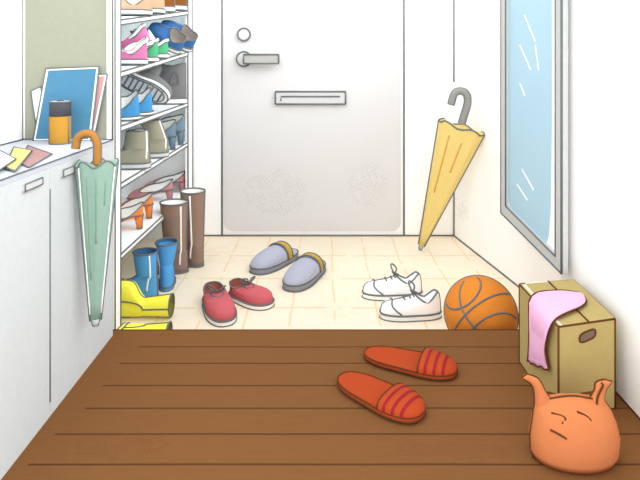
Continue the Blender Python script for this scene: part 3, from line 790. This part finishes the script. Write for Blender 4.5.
# ------------------------------------------------------------------ mirror on the right
ma, mb_ = V((.746, 2.288, 0)), V((.698, 1.606, 0)); md = mb_-ma; mn = V((-md.y, md.x, 0)).normalized()
if mn.x > 0: mn = -mn
def mp(px_, py, off_=0.0):
    a = ma + mn*off_; d = V(((px_-CX)/F, 1, -(py-CY)/F))
    t = (a.dot(mn))/(d.dot(mn)); return V((0, 0, HC)) + d*t
ZT = HC+.34
def up_to(p): return V((p.x, p.y, ZT))
mc = mp(531, 244); mc.z = mp(501, 213).z
mir = empty('wall_mirror', mc, 'tall light blue mirror in a slim grey frame on the right wall', 'mirror'); mo = Matrix.Translation(-mc)
TH = .018
fl, nr = mp(501, 213, TH), mp(561.5, 273.5, TH); fi, ni = mp(505.5, 206, TH), mp(555.5, 256.5, TH)
FG = mat('frame_pale_grey', '#c9ccca')
b = MB()
for q in ([fl, nr, ni, fi], [fl, fi, up_to(fi), up_to(fl)], [nr, up_to(nr), up_to(ni), ni]): b.slab(q, -mn*TH)
for q in ([fl, nr], [fl, up_to(fl)], [nr, up_to(nr)]): b.tube(q, PX(1.9, .95), 1)
for q in ([fi, ni], [fi, up_to(fi)], [ni, up_to(ni)]): b.tube(q, PX(1.9, .8), 1)
b.build('frame', [FG, INK], mir, mo)
b = MB(); q = [mp(505.5, 206, .004), mp(555.5, 256.5, .004)]; b.slab([q[0], q[1], up_to(q[1]), up_to(q[0])], -mn*.004); b.build('white_border', WHITE, mir, mo)
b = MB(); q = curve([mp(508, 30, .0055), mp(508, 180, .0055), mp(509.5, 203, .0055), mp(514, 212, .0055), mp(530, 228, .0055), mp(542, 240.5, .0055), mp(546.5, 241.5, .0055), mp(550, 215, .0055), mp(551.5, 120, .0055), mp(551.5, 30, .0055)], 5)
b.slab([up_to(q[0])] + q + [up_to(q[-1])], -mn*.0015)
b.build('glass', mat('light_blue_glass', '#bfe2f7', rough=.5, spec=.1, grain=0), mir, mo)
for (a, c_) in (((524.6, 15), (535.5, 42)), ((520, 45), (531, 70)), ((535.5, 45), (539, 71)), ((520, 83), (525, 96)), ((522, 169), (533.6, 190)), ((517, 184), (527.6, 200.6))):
    b = MB(); b.tube([mp(*a, .0057), mp(*c_, .0057)], .0026, 0); b.build('painted_glint', [SW], mir, mo)  # glints on the pane, imitated by fixed white strips
b = MB(); zb_ = fl.z+.004; f0 = mp(501.5, 100); n0 = mp(561, 100)
pl = [(f0.x+.001, f0.y), (xw(f0.y)-.001, f0.y), (xw(1.64)-.001, 1.64), (near+.002, 1.636), (n0.x+.001, n0.y)]
lowz = min(mp(501, 213).z, mp(561, 273).z)+.01
b.slab([(x, y, lowz) for x, y in pl], (0, 0, ZT-lowz)); b.build('backing', WHITE, mir, mo)

# ------------------------------------------------------------------ cardboard box
BX = .209
bl, br_, fr, fl_ = [onz(x, y, BX) for x, y in ((519.5, 283.5), (574, 279.5), (615, 318), (558.5, 326))]
bc2 = (bl+br_+fr+fl_)/4; boxr = empty('cardboard_box', (bc2.x, bc2.y, 0), 'tan cardboard box with a hand hole standing against the right wall', 'box')
bo = Matrix.Translation(-V((bc2.x, bc2.y, 0)))
CB = mat('tan_cardboard', '#c2aa69'); CBT = mat('pale_cardboard_edge', '#f4ead2')
q = [bl, br_, fr, fl_]; lo = [V((x.x, x.y, .001)) for x in q]; hi = [V((x.x, x.y, BX-.002)) for x in q]
b = MB(); b.slab(lo, (0, 0, BX-.003))
r = .0022
for i in range(4):
    b.tube([hi[i], hi[(i+1) % 4]], r, 1); b.tube([lo[i], hi[i]], r, 1); b.tube([lo[i], lo[(i+1) % 4]], r*.9, 1)
b.build('body', [CB, BRN], boxr, bo)
lp0 = lambda a, c, t: a.lerp(c, t)
m0, m1 = lp0(bl, br_, .52), lp0(fl_, fr, .52)
for k, (A, Bq, C_, D) in enumerate(((bl, m0, m1, fl_), (m0, br_, fr, m1))):
    b = MB(); g = (A+Bq+C_+D)/4; qq = [x.lerp(g, .01) for x in (A, Bq, C_, D)]; qq = [V((x.x, x.y, BX-.002)) for x in qq]
    b.slab(qq, (0, 0, .002))
    if k == 0:
        b.tube([m0+V((0, 0, .001)), m1+V((0, 0, .001))], r, 1)
        e0 = V((A.x, A.y, BX+.0006)); e1 = V((D.x, D.y, BX+.0006)); dx = (Bq-A).normalized()*.012
        b.slab([e0+dx*.3, e0+dx*1.2, e1+dx*.8, e1+dx*.3], (0, 0, .0006), 2)
        b.slab([e0+dx*.3, e0+dx*.3+(D-A)*.035, Bq+(D-A)*.03+V((0, 0, .0006)), Bq+V((0, 0, .0006))], (0, 0, .0006), 2)
    b.build('flap', [CB, BRN, CBT], boxr, bo)
fd = (fr-fl_).normalized(); fn = V((fd.y, -fd.x, 0))
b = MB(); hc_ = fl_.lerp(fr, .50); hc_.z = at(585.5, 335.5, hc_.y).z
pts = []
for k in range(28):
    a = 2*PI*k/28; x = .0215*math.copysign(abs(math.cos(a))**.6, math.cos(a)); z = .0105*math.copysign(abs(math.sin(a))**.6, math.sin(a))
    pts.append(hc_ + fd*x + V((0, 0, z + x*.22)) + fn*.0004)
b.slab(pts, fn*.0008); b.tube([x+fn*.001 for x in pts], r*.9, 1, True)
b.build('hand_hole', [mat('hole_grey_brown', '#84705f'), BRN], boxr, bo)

# ------------------------------------------------------------------ pink cloth over the box
PKC = mat('pale_pink_cloth', '#f4b9d6')
xe = bl.x-.0045
path = []                                  # (x, z, near y, far y)
zt_ = BX+.0062
secs = [(.651, zt_, zt_, 1.362, 1.376), (.647, zt_, zt_, 1.342, 1.386), (.635, zt_, zt_, 1.322, 1.393), (.61, zt_+.001, zt_+.001, 1.298, 1.397), (.575, zt_+.002, zt_+.002, 1.274, 1.392), (.545, zt_+.001, zt_+.001, 1.254, 1.385),
        (.526, zt_-.004, zt_-.004, 1.242, 1.374), (xe-.004, zt_-.018, zt_-.018, 1.240, 1.368), (xe-.005, .165, .16, 1.256, 1.366), (xe-.004, .13, .11, 1.268, 1.368), (xe-.003, .107, .063, 1.260, 1.376), (xe-.003, .098, .048, 1.251, 1.381)]
b = MB(); top, bot = [], []
for i, (x, z, z9, y0, y1) in enumerate(secs):
    a = secs[max(0, i-1)]; c = secs[min(len(secs)-1, i+1)]
    tg = V((c[0]-a[0], 0, c[1]-a[1])).normalized(); nn = V((tg.z, 0, -tg.x))
    if nn.z < -.01 or (abs(nn.z) <= .3 and nn.x > 0): nn = -nn
    row, rb_ = [], []
    for k in range(9):
        t = k/8; y = y0+(y1-y0)*t
        dz = -.006*abs(math.sin(t*PI*3.2+.4)) if i == len(secs)-1 else 0
        p_ = V((x, y, z+(z9-z)*t+dz)); th_ = .0045*math.sin(PI*t)**.5
        row.append(p_+nn*th_); rb_.append(p_-nn*th_*.8)
    top.append(row); bot.append(rb_)
loops = [t_ + list(reversed(b_)) for t_, b_ in zip(top, bot)]
b.loft(loops, 0, True, True)
edge = [l[0] for l in loops]; edge2 = [l[8] for l in loops]
ed = curve(edge, 3) + curve(top[-1], 3) + list(reversed(curve(edge2, 3)))
b.tube(ed, r, 1, True)
cc_ = V((.56, 1.36, BX)); o = b.build('cloth', [PKC, BRN], None, Matrix.Translation(-cc_)); o.location = cc_
tag(o, 'pale pink cloth draped over the left edge of the cardboard box', 'cloth')

# ------------------------------------------------------------------ orange plastic bag
YB_ = 1.105; sc = F/YB_
OB = mat('orange_plastic', '#f4965c')
bag = empty('plastic_bag', ((575-CX)/sc, YB_, 0), 'bulging orange plastic bag with two handles in front of the cardboard box', 'bag')
bgo = V(((575-CX)/sc, YB_, 0))
prof = [(470, 541, 601, .040), (467, 537.5, 607, .052), (460, 533.5, 613, .060), (448, 530.5, 617, .066), (434, 530, 618, .066), (420, 532, 615, .058), (409, 533.5, 610.5, .045), (402, 535, 605.5, .031), (397.5, 537, 601, .017), (395.5, 541, 598, .009)]
rows = []; nb = 44
for (py, xa, xb, dp) in prof:
    z = max(.002, at(0, py, YB_).z); 
    if py == 470: z = .002
    if py == 467: z = .008
    ca, cw = ((xa+xb)/2-CX)/sc, (xb-xa)/2/sc
    rows.append([V((ca+cw*math.cos(2*PI*k/nb), YB_+dp*.85*math.sin(2*PI*k/nb), z+ (.004*math.sin(2*PI*k/nb*3) if py < 400 else 0)))-bgo for k in range(nb)])
b = MB(); b.loft(rows, 0, True, True)
r = .0020
for k in (0, nb//2): b.tube([x[k] for x in rows], r, 1)
b.tube([rows[0][k]+V((0, 0, .001)) for k in range(nb)], r, 1, True)
b.tube(rows[-1], r, 1, True)
def front(px_, py):
    for it in range(1):
        best = None
        d = V(((px_-CX)/F, 1, -(py-CY)/F))
        for q in range(60):
            Y = .98+.0025*q; p_ = V((0, 0, HC))+d*Y-bgo
            for i in range(len(rows)-1):
                z0_, z1_ = rows[i][0].z, rows[i+1][0].z
                if z0_ <= p_.z <= z1_:
                    t = (p_.z-z0_)/(z1_-z0_); fy = min(rows[i][33].lerp(rows[i+1][33], t).y, 0)
                    xc = rows[i][0].lerp(rows[i+1][0], t).x; xd = rows[i][nb//2].lerp(rows[i+1][nb//2], t).x
                    cx_ = (xc+xd)/2; wv = abs(xc-xd)/2; u_ = min(.99, abs((p_.x-cx_)/wv)); yy = fy*math.sqrt(1-u_*u_)
                    if p_.y >= yy: return p_+V((0, -.001, 0))
    return p_
for ln in ([(551, 412.5), (561, 415), (565.5, 418.5), (563, 420.5), (562, 423.5)], [(577, 411.5), (586, 415.5), (591, 420.5)], [(550, 429.5), (558, 433.5), (566.5, 438.5)], [(532, 455), (536, 461), (544, 465)]):
    b.tube(curve([front(*p_) for p_ in ln], 4), r, 1)
b.build('body', [OB, BRN], bag)
def ear(ptsL, ptsR, extra=()):
    A = [at(x, y, YB_)-bgo for x, y in ptsL]; B = [at(x, y, YB_)-bgo for x, y in ptsR]
    A, B = curve(A, 5), curve(B, 5); n = min(len(A), len(B)); mbx = MB(); lo_ = []
    for i in range(n):
        c = (A[i]+B[i])/2; hx_ = (B[i]-A[i])/2; dpt = .012*(1-i/n)+.004
        lo_.append([c+hx_*math.cos(2*PI*k/12)+V((0, dpt*math.sin(2*PI*k/12), 0)) for k in range(12)])
    mbx.loft(lo_, 0, True, True)
    mbx.tube([l[0] for l in lo_] + [l[6] for l in reversed(lo_)], r, 1)
    for ex in extra: mbx.tube(curve([at(x, y, YB_-.013)-bgo for x, y in ex], 4), r, 1)
    mbx.build('handle', [OB, BRN], bag)
ear([(533.5, 412), (534.5, 398), (532, 385), (522, 377.5)], [(553, 402), (545.5, 391), (538, 378.5), (527.5, 374)])
ear([(588, 400), (594, 390), (596, 382), (604, 379.5)], [(610.5, 412), (604, 400), (606, 389.5), (612, 381.5)], [[(596.5, 406), (598, 396), (603, 386), (601.5, 383)]])
